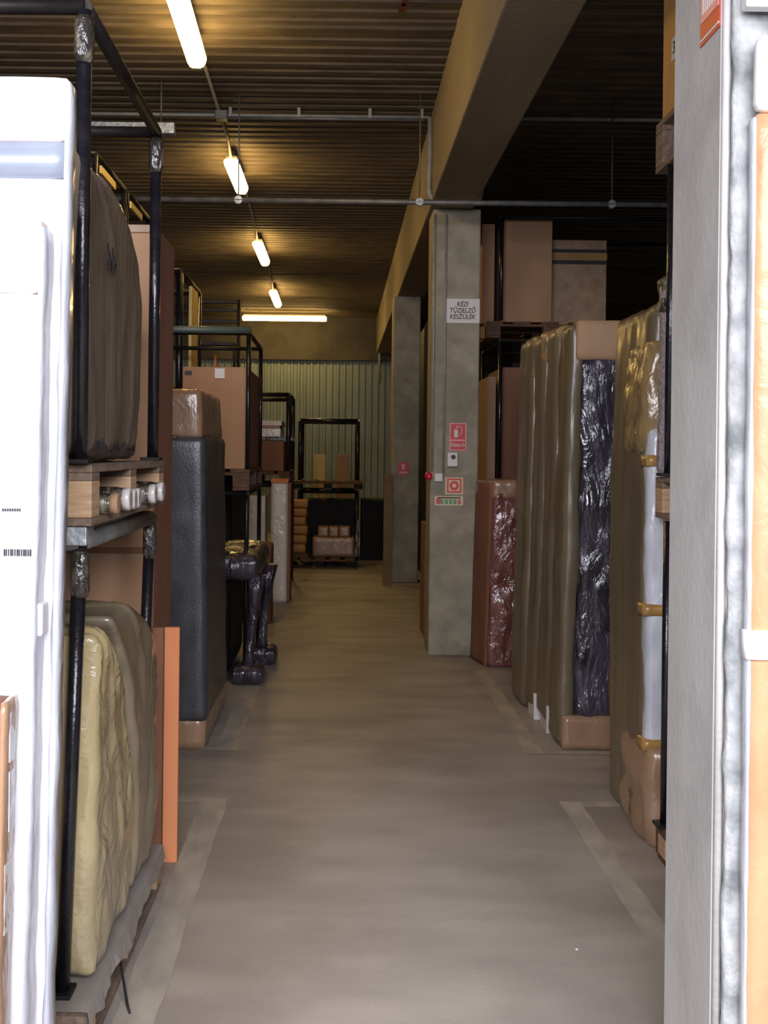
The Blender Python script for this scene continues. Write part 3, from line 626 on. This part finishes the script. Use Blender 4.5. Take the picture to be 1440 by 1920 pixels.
# stacked chairs on the rack
def chair(x, y, z, lab, sc=1.0):
    t = thing('dark_chair', (x, y, z), lab, 'chair', 'dark chairs on the rack')
    s = .2 * sc
    for (dx, dy) in ((-1, -1), (1, -1), (-1, 1), (1, 1)):
        top = z + (.95 if dy > 0 else .45) * sc
        obj('leg', T([(x + dx * s, y + dy * s, z), (x + dx * s, y + dy * s, top)], .017, 6), 'darksteel', t)
    obj('seat', B(x - s, x + s, y - s, y + s, z + .43 * sc, z + .47 * sc, .008), 'darksteel', t)
    for k in (.6, .72, .84, .93): obj('back_slat', B(x - s, x + s, y + s - .012, y + s + .012, z + k * sc - .02, z + k * sc + .02, .004), 'darksteel', t)
    return t
pallet(-2.0, -.98, 11.0, 12.1, 2.25, 'high dark pallet carrying the dark chairs on the left', m='wooddark', blockm='wooddark', h=.12)
frame(-1.95, -1.02, 11.05, 12.05, 1.2, 2.10, 'dark frame carrying the high pallet of dark chairs', r=.02, feet=False)
frame(-1.95, -1.02, 11.05, 12.05, 0, 1.15, 'bottom dark frame below the chairs on the left', r=.02)
chair(-1.28, 11.4, 2.252, 'dark ladder-back chair on the high left pallet, nearer the aisle'); chair(-1.75, 11.5, 2.252, 'dark ladder-back chair on the high left pallet, farther from the aisle')
simple('pale_plank', (-1.12, -1.09, 11.9, 12.0, 2.252, 3.18), 'yellowboard', 'pale plank upright among the dark chairs', 'board')
simple('orange_plank', (P(404, 680, 9.6).x, P(408, 680, 9.6).x, 9.5, 9.55, 1.6, 2.44), 'cardorange', 'thin orange plank showing above the labelled box', 'board')
# high frames near the ceiling behind the grey bundle
for (y0, lab) in ((6.58, 'high dark frame with rail coloured as lamplit behind the grey bundle, nearer one'), (7.52, 'high dark frame with rail coloured as lamplit behind the grey bundle, farther one')):
    zt3 = 3.36
    t = frame(-2.5, -1.47, y0, y0 + .85, 2.4, zt3, lab, r=.017, feet=False)
    obj('painted_lamplit_strip', B(-1.447, -1.435, y0, y0 + .42, zt3 - .1, zt3 - .055), 'yellowboard', t, label='tan strip coloured to look lamplit')  # pale yellow colour carries the lamplight on the rail edge
for (y0, lab) in ((5.3, 'stack of dark wrapped goods behind the tall brown cardboard'), (6.7, 'dark wrapped stack under the high frames on the left')):
    simple('wrapped_or_shade_stack', (-2.5, -1.3 if y0 < 6 else -1.51, y0, y0 + 1.25, 0, 2.395), 'blackmatte', lab, 'wrapped goods', bev=.03)

# -- white carton and neighbours
t = thing('white_carton', (-.65, 12.0, 0), 'tall white film-wrapped carton standing on the floor beyond the second left rack', 'carton', 'white cartons')
zw = P(520, 905, 11.9).z
obj('carton', wrap(-.735, -.555, 11.88, 12.3, 0.0, zw, r=.01, amp=.004, seed=30, res=.04), 'whitebox', t)
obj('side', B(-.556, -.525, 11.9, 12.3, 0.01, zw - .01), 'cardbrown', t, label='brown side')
obj('cap', B(-.74, -.552, 11.872, 12.3, zw - .0, zw + .035, .004), 'cardorange', t, label='brown lid edge')
a = P(523, 950, 11.87); obj('printed_patch', B(a.x - .035, a.x + .035, 11.868, 11.876, a.z - .10, a.z + .10), 'paper', t)
t = thing('white_carton', (-1.0, 12.4, 0), 'white carton with yellow label seen through the black posts', 'carton', 'white cartons')
zw2 = P(470, 930, 12.3).z
obj('carton', B(P(444, 1000, 12.35).x, P(497, 1000, 12.35).x - .0, 12.35, 12.8, .0, zw2, .006), 'whitebox', t)
a = P(460, 946, 12.34); obj('yellow_label', B(a.x - .05, a.x + .04, 12.34, 12.349, a.z - .045, a.z + .045), 'yellowpack', t, label='yellow label')
bm = wrap(P(489, 1040, 10.4).x, P(508, 1040, 10.4).x, 10.4, 10.9, 0, P(500, 1022, 10.4).z, r=.03, amp=.01, seed=31, res=.04)
obj('wrapped_bundle', bm, 'cardbrown', label='small brown wrapped bundle in front of the white carton', cat='wrapped goods')
# -- third left rack
frame(-1.4, -.605, 12.9, 14.1, 1.392, 2.27, 'upper black frame of the third left rack, left of the far end rack', r=.028, feet=False)
frame(-1.4, -.605, 12.9, 14.1, 0, 1.22, 'lower black frame of the third left rack behind the white carton', r=.025)
pallet(-1.45, -.58, 12.8, 14.15, 1.39, 'raised dark pallet of the third left rack', m='wooddark', blockm='wooddark', h=.13)
zz = P(510, 826, 12.95).z
simple('brown_crate', (-1.3, -.66, 12.95, 14.0, 1.392, zz - .01), 'cardbrown', 'dark brown film-wrapped crate on the third left rack', 'box', 'cardboard boxes on the racks')
zq = zz
for i, (h_, m, x1, lb) in enumerate(((.045, 'silverfilm', -.56, 'shiny film-covered slab directly on the dark brown crate'), (.10, 'whitebox', -.70, 'thick pale package on the shiny slab'), (.03, 'cardtape', -.71, 'thin tan board between pale packages'), (.06, 'capcard', -.69, 'cream package topmost on the third left rack'))):
    simple('flat_package', (-1.25, x1, 12.96, 13.8, zq, zq + h_ - .003), m, lb, 'package', 'flat packages on the third left rack'); zq += h_
# -- stack of yellow-brown packs
zq = .15
ds = [.13, .13, .13, .12, .12, .11]
simple('wrapped_crate', (-.72, -.43, 15.45, 16.1, .145, .20), 'wooddark', 'dark board under the stack of yellow-brown packs', 'board')
zq = .202
for i, h_ in enumerate(ds):
    e = .012 * ((i * 7) % 3 - 1)
    obj('foam_pack', wrap(-.72 + e, -.455 + e, 15.5, 16.0, zq, zq + h_ - .004, r=.012, amp=.002, seed=40 + i, res=.04), 'yellowpack', label=['lowest', 'second lowest', 'third lowest', 'third highest', 'second highest', 'topmost'][i] + ' yellow-brown pack in the stack beside the far black crates', cat='package', group='yellow-brown packs'); zq += h_
pallet(-.75, .22, 15.4, 16.4, .144, 'dark floor pallet at the far end under the taped boxes', m='wooddark', blockm='blackmatte')
# -- end rack across the aisle
frame(-.60, .26, 16.55, 17.5, 1.20, 2.08, 'far end black frame standing open against the pale wall', r=.032, feet=False, railm='black')
pallet(-.70, .34, 16.45, 17.55, 1.19, 'raised reddish pallet of the far end rack', m='wooddark', blockm='blackmatte', h=.13)
frame(-.60, .26, 16.6, 17.5, 0, 1.02, 'lower black frame of the far end rack', r=.03)
simple('black_crate', (-.5, .22, 16.65, 17.45, .0, .90), 'blackmatte', 'big black wrapped crate under the far end rack', 'wrapped goods', 'black wrapped crates')
simple('black_crate', (.33, .75, 16.7, 17.6, .0, .90), 'blackmatte', 'big black wrapped crate to the right of the far end rack', 'wrapped goods', 'black wrapped crates')
simple('flat_carton', (P(588, 880, 18.5).x, P(610, 880, 18.5).x, 18.5, 19.0, 0.0, P(588, 852, 18.5).z), 'yellowboard', 'pale upright carton behind the far end rack, left one', 'carton', 'cartons behind the far end rack')
simple('flat_carton', (P(630, 880, 18.5).x, P(655, 880, 18.5).x, 18.5, 19.0, 0.0, P(630, 852, 18.5).z), 'cardpink', 'pinkish upright carton behind the far end rack, right one', 'carton', 'cartons behind the far end rack')
y0 = 15.6
a, b_ = P(586, 1040, y0), P(664, 1008, y0)
obj('taped_box', wrap(a.x, b_.x, y0, y0 + .5, .147, b_.z, r=.008, amp=.002, seed=50, res=.04), 'cardfilm', label='long film-wrapped brown box on the far floor pallet', cat='box', group='small boxes on the far pallet')
for (xa, xb, lb) in ((596, 616, 'brown box on the left end of the long far box'), (617, 635, 'shiny topped brown box in the middle on the long far box'), (636, 656, 'shiny topped brown box on the right end of the long far box')):
    obj('taped_box', wrap(P(xa, 1000, y0).x, P(xb, 1000, y0).x, y0 + .03, y0 + .4, b_.z + .004, P(xa, 988, y0).z, r=.006, amp=.002, seed=xa, res=.03), 'cardfilm', label=lb, cat='box', group='small boxes on the far pallet')
q0, q1 = P(664, 1040, y0), P(672, 976, y0)
bm = B(q0.x, q0.x + .05, y0, y0 + .3, .147, q1.z, .004)
for v in bm.verts: v.co.x += .06 * (v.co.z - .147)
obj('leaning_board', bm, 'silverfilm', label='narrow shiny board leaning at the right of the far boxes', cat='board')

# ================= RIGHT SIDE =================
# near right rack
RX = 1.31
frame(RX, 2.2, 3.2, 4.42, .147, 1.36, 'lower black frame of the near right rack behind the big pale pillar', r=.019, rails=False)
frame(RX, 2.2, 3.2, 4.42, 1.54, 2.78, 'middle black frame of the near right rack behind the big pale pillar', r=.019, rails=False)
pallet(1.30, 2.25, 3.15, 4.48, .144, 'floor pallet of the near right rack', m='wooddark')
pallet(1.285, 2.25, 3.15, 4.52, 1.535, 'middle pallet of the near right rack', m='woodgrey', h=.165)
pallet(1.285, 2.25, 3.15, 4.57, 2.98, 'topmost pallet of the near right rack', m='woodgrey', h=.2, blockm='woodgrey')
t = thing('cardboard_box', (1.8, 3.9, 2.98), 'ochre cardboard box on the topmost right pallet with white sticker', 'box', 'cardboard boxes on the racks')
obj('carton', B(1.305, 2.2, 3.2, 4.55, 2.982, 3.95, .005), 'cardochre', t)
a = P(1257, 83, 4.35); obj('sticker', B(1.3015, 1.3045, 4.28, 4.42, a.z - .045, a.z + .045), 'paper', t, label='white numbered sticker')
text('sticker_number', '32', .07, (1.3008, 4.37, a.z), 'ink', t, rot=(R(90), 0, R(-90)))
obj('red_tape', B(1.3015, 1.3045, 4.0, 4.55, 3.52, 3.54), 'orange_red', t)
bm = wrap(1.345, 2.1, 3.3, 4.40, 1.54, 2.33, r=.03, amp=.008, seed=60, res=.05, nsc=6)
for v in bm.verts: pass
t = thing('wrapped_slab', (1.6, 4.5, 1.54), 'grey bubble-wrapped slab upright on the middle right pallet, by the big pillar', 'wrapped goods')
obj('bubble_wrap', wrap(1.285, 2.1, 4.445, 4.52, 1.54, P(1245, 525, 4.47).z, r=.02, amp=.006, seed=61, res=.025, nsc=9), 'greywrap', t)
a = P(1240, 560, 4.48); obj('film_corner', wrap(a.x - .006, a.x + .05, 4.44, 4.53, a.z - .06, a.z + .085, r=.02, amp=.012, seed=62, res=.015, nsc=12), 'silverfilm', t, label='loose pale film at the corner')
obj('taped_label', B(1.33, 1.40, 4.44, 4.444, 2.07, 2.17), 'paper', t)
t = thing('wrapped_bundle', (1.6, 4.2, .147), 'purple-grey plastic-wrapped bulge low behind the big pillar', 'wrapped goods')
obj('plastic_wrap', shaped(1.292, 2.1, 3.4, 4.38, .165, 1.10, [(.15, 3.4), (1.1, 3.4)], [(.15, 4.28), (.4, 4.38), (.8, 4.38), (1.0, 4.28), (1.1, 4.1)], r=.06, amp=.018, seed=63, res=.04, nsc=5), 'greywrap', t)
simple('wood_block', (1.31, 1.40, 4.485, 4.545, 0, .12), 'wooddark', 'brown wooden block on the floor at the foot of the near right rack', 'block')

# wrapped slab, its front coloured white for daylight on the film
t = thing('wrapped_sofa', (1.5, 4.95, 0), 'tall brown film-wrapped slab with front coloured white for daylight, taped, nearest on the right', 'wrapped furniture', 'tall wrapped slabs')
def ln2(p):
    k = p.z / 2.3; q = p.copy(); q.x += -.02 * math.sin(math.pi * min(1, k)) + .02 * k; return q
obj('film_wrap', wrap(1.29, 1.95, 4.66, 5.28, .0, 2.27, r=.05, amp=.010, seed=70, res=.035, nsc=3, folds=.006, fsc=4, fn=ln2), 'olivefilm', t)
obj('painted_daylit_front', wrap(1.285, 1.90, 4.60, 4.69, .36, 1.74, r=.03, amp=.012, seed=71, res=.03, nsc=5, folds=.006, fsc=8, fn=ln2), 'whitefilm', t, label='front edge whitened for daylight on the film')  # white tone stands for daylight falling on the front film
obj('ochre_top', wrap(1.27, 1.93, 4.63, 5.05, 1.62, 2.12, r=.06, amp=.025, seed=72, res=.03, nsc=6, folds=.012, fsc=8, fn=ln2), 'ochrefilm', t, label='crumpled yellowish film over the top')
obj('ochre_foot', wrap(1.278, 1.92, 4.56, 5.0, .0, .42, r=.05, amp=.02, seed=73, res=.03, nsc=7, fn=ln2), 'cardfilm', t, label='brown taped cardboard foot')
for z in (1.60, .98, .42):
    obj('tape_band', wrap(1.272, 1.9, 4.592, 4.70, z - .024, z + .024, r=.004, amp=.002, seed=74, res=.03, fn=ln2), 'browntape', t, label='brown tape')
# creased black slab
def lean_r(d):
    return lambda p: Vector((p.x + d * (p.z / 2.35), p.y, p.z))
t = thing('wrapped_sofa', (1.6, 6.3, 0), 'tall slab in creased shiny black film with cardboard top and foot, right side', 'wrapped furniture', 'tall wrapped slabs')
obj('cardboard_foot', wrap(1.235, 1.85, 6.08, 6.42, 0.0, .19, r=.015, amp=.006, seed=80, res=.035), 'whitebox' if False else 'cardfilm', t, label='film-covered cardboard foot')
obj('black_film', wrap(1.29, 1.85, 6.085, 6.42, .17, 2.16, r=.04, amp=.020, seed=81, res=.025, nsc=4, folds=.014, fsc=6, fn=lean_r(.03)), 'blackshine', t, label='creased shiny black film')
obj('cardboard_top', wrap(1.25, 1.90, 6.06, 6.44, 2.14, 2.36, r=.02, amp=.006, seed=82, res=.035, fn=lean_r(.04)), 'card', t, label='cardboard top cover')
obj('side_film', wrap(1.205, 1.30, 6.10, 6.385, .02, 2.34, r=.03, amp=.010, seed=83, res=.035, nsc=4, folds=.008, fn=lean_r(.05)), 'olivefilm', t, label='brownish film side')
# three brownish slabs behind
specs = [(6.45, 6.74, 1.20, 2.37, 'middle-row brownish film-wrapped slab directly behind the creased black one'),
         (6.78, 7.06, 1.185, 2.36, 'brownish film-wrapped slab, second behind the creased black one'),
         (7.10, 7.52, 1.165, 2.37, 'brownish film-wrapped slab farthest in the right-hand row')]
for i, (y0, y1_, x0, zt_, lb) in enumerate(specs):
    t = thing('wrapped_sofa', (1.5, (y0 + y1_) / 2, 0), lb, 'wrapped furniture', 'tall wrapped slabs')
    obj('film_wrap', wrap(x0, 1.85, y0, y1_, .06 if i < 2 else .0, zt_, r=.05, amp=.010, seed=90 + i, res=.035, nsc=3, folds=.005, fsc=4, fn=lean_r(.045)), 'olivefilm', t)
    obj('gathered_top', wrap(x0 + .01, 1.84, y0 - .006, y1_ + .004, zt_ - .28, zt_ + .012, r=.05, amp=.016, seed=95 + i, res=.022, nsc=8, folds=.009, fsc=11, fn=lean_r(.045)), 'ochrefilm', t, label='crinkled film gathered at the top, coloured for yellowish highlights')  # ochre tone puts the yellowish highlights into the colour
    if i < 2: obj('cardboard_foot', B(x0 + .015, x0 + .12, y0 - .01, y0 + .2, 0, .16, .004), 'paper' if i == 1 else 'whitebox', t, label='pale cardboard foot')
# maroon wrapped slab by the pillar
def rot_red(p):
    q = p.copy(); q.x += -(p.y - 8.42) * .17 + .03 * (p.z / 1.4); return q
t = thing('wrapped_slab', (1.3, 8.6, 0), 'knee-high to chest-high slab in maroon shiny film beside the sign pillar', 'wrapped goods')
t['label'] = 'chest-high slab in shiny maroon film standing beside the sign pillar'
obj('maroon_film', wrap(1.135, 1.42, 8.42, 8.84, .0, 1.34, r=.025, amp=.016, seed=100, res=.025, nsc=6, folds=.010, fsc=8, fn=rot_red), 'redfilm', t)
obj('brown_side', wrap(1.118, 1.145, 8.44, 8.83, .0, 1.40, r=.01, amp=.003, seed=101, res=.04, fn=rot_red), 'cardbrown', t, label='brown cardboard side')
obj('cap', wrap(1.125, 1.43, 8.415, 8.84, 1.28, 1.42, r=.02, amp=.012, seed=102, res=.025, fn=rot_red), 'cardfilm', t, label='film-covered cardboard cap')
# rack behind them
pallet(1.22, 2.3, 9.35, 10.5, 2.74, 'high dark pallet behind the sign pillar under tall cardboard boxes', m='wooddark', blockm='wooddark', h=.14)
pallet(1.22, 2.3, 9.35, 10.5, 1.36, 'mid-height pallet behind the sign pillar', m='woodgrey', blockm='wooddark', h=.14)
frame(1.335, 2.25, 9.32, 10.45, 1.362, 2.565, 'middle dark frame behind the sign pillar', r=.018, feet=False)
frame(1.335, 2.25, 9.32, 10.45, 0, 1.19, 'lower dark frame behind the maroon slab', r=.018)
frame(1.335, 3.1, 9.32, 10.45, 2.745, 3.60, 'topmost dark frame around the high cardboard boxes', r=.018, feet=False)
simple('cardboard_box', (1.365, 1.78, 9.42, 10.3, 2.743, 3.64), 'cardpink', 'tallest cardboard box on the high pallet right of the sign pillar', 'box', 'cardboard boxes on the racks')
simple('cardboard_box', (1.20, 1.31, 9.55, 10.3, 2.743, 3.60), 'cardpink', 'narrow cardboard box edge between sign pillar and tallest box', 'box', 'cardboard boxes on the racks')
pallet(1.78 + .55, 3.1, 9.8, 10.9, 2.68, 'high dark pallet under the greyish box', m='wooddark', blockm='wooddark', h=.12)
t = thing('cardboard_box', (2.05, 9.9, 2.743), 'greyish cardboard box with dark bands right of the tallest one', 'box', 'cardboard boxes on the racks')
obj('carton', B(1.80, 2.285, 9.6, 10.4, 2.743, 3.48, .004), 'cardtape', t)
obj('dark_band', B(1.797, 2.288, 9.596, 9.6, 3.37, 3.40), 'ink', t); obj('dark_band', B(1.797, 2.288, 9.596, 9.6, 3.27, 3.305), 'ink', t)
obj('tape_strip', B(1.797, 2.288, 9.5955, 9.6, 3.31, 3.365), 'browntape', t)
simple('cardboard_box', (1.25, 1.32, 9.45, 10.3, 1.363, 2.28), 'card', 'tall narrow brown box on the mid-height pallet by the sign pillar', 'box', 'cardboard boxes on the racks')
simple('cardboard_box', (1.37, 2.2, 9.45, 10.3, 1.363, 2.36), 'cardbrown', 'wide brown box on the mid-height pallet behind the wrapped slabs', 'box', 'cardboard boxes on the racks')
simple('orange_bundle', (1.15, 1.215, 9.40, 9.5, 2.60, 2.70), 'yellowpack', 'small orange corner piece at the edge of the high pallet', 'package')
# dark goods between the pillars
for (y0, zt_, lb) in ((10.6, 2.4, 'dark film-wrapped stack between the two pillars, nearer part'), (12.3, 3.2, 'dark film-wrapped stack between the two pillars, farther part')):
    simple('wrapped_or_shade_stack', (1.02 if y0 > 12 else 1.12, 1.9, y0, y0 + 1.4, 0, zt_), 'blackmatte', lb, 'wrapped goods', 'dark wrapped stacks')
simple('wrapped_or_shade_stack', (1.10, 2.2, 14.6, 16.5, 0, 3.3), 'blackmatte', 'dark film-wrapped stack behind the farther pillar', 'wrapped goods', 'dark wrapped stacks')
frame(2.4, 3.6, 7.0, 8.0, 2.4, 3.25, 'added dark frame filling the deep shadows on the right', r=.02, feet=False)  # added clutter to keep the right background dark
simple('wrapped_or_shade_stack', (2.35, 3.7, 6.0, 8.1, 0, 2.38), 'blackmatte', 'added dark block standing in for shadow behind the right-hand slabs', 'wrapped goods', 'dark wrapped stacks')  # dark filler block, added so the right background stays black
simple('wrapped_or_shade_stack', (3.3, 4.8, 9.0, 11.0, 0, 3.2), 'blackmatte', 'added dark block standing in for deep shadow on the right', 'wrapped goods', 'dark wrapped stacks')  # second added filler, a dark mass in place of plain shadow

# ================= RIGHT FOREGROUND =================
t = thing('cardboard_flat_pack', (1.1, 2.49, 0), 'orange cardboard pack in clear film at the right edge of the photo', 'flat pack')
zc = P(1430, 208, 2.47).z
obj('carton', wrap(.922, 1.4, 2.475, 2.515, .0, zc, r=.008, amp=.002, seed=110, res=.04), 'cardpeach', t)
obj('side_film', wrap(.915, .924, 2.478, 2.515, .0, zc - .01, r=.004, amp=.003, seed=111, res=.03), 'whitefilm', t, label='clear film over the side')
a = P(1420, 1212, 2.46); obj('white_band', wrap(.909, 1.4, 2.466, 2.52, a.z - .034, a.z + .034, r=.006, amp=.001, seed=112, res=.04), 'foam', t, label='white strap band')
obj('foam_corner', wrap(.920, 1.35, 2.465, 2.515, zc + .003, P(1430, 62, 2.47).z, r=.02, amp=.002, seed=113, res=.02), 'foam', t, label='white foam corner block')
a0 = P(1394, 18, 2.5)
simple('foam_board', (a0.x, a0.x + .4, 2.48, 2.515, a0.z, a0.z + .3), 'foam', 'white board at the top right corner on the near pillar', 'panel')
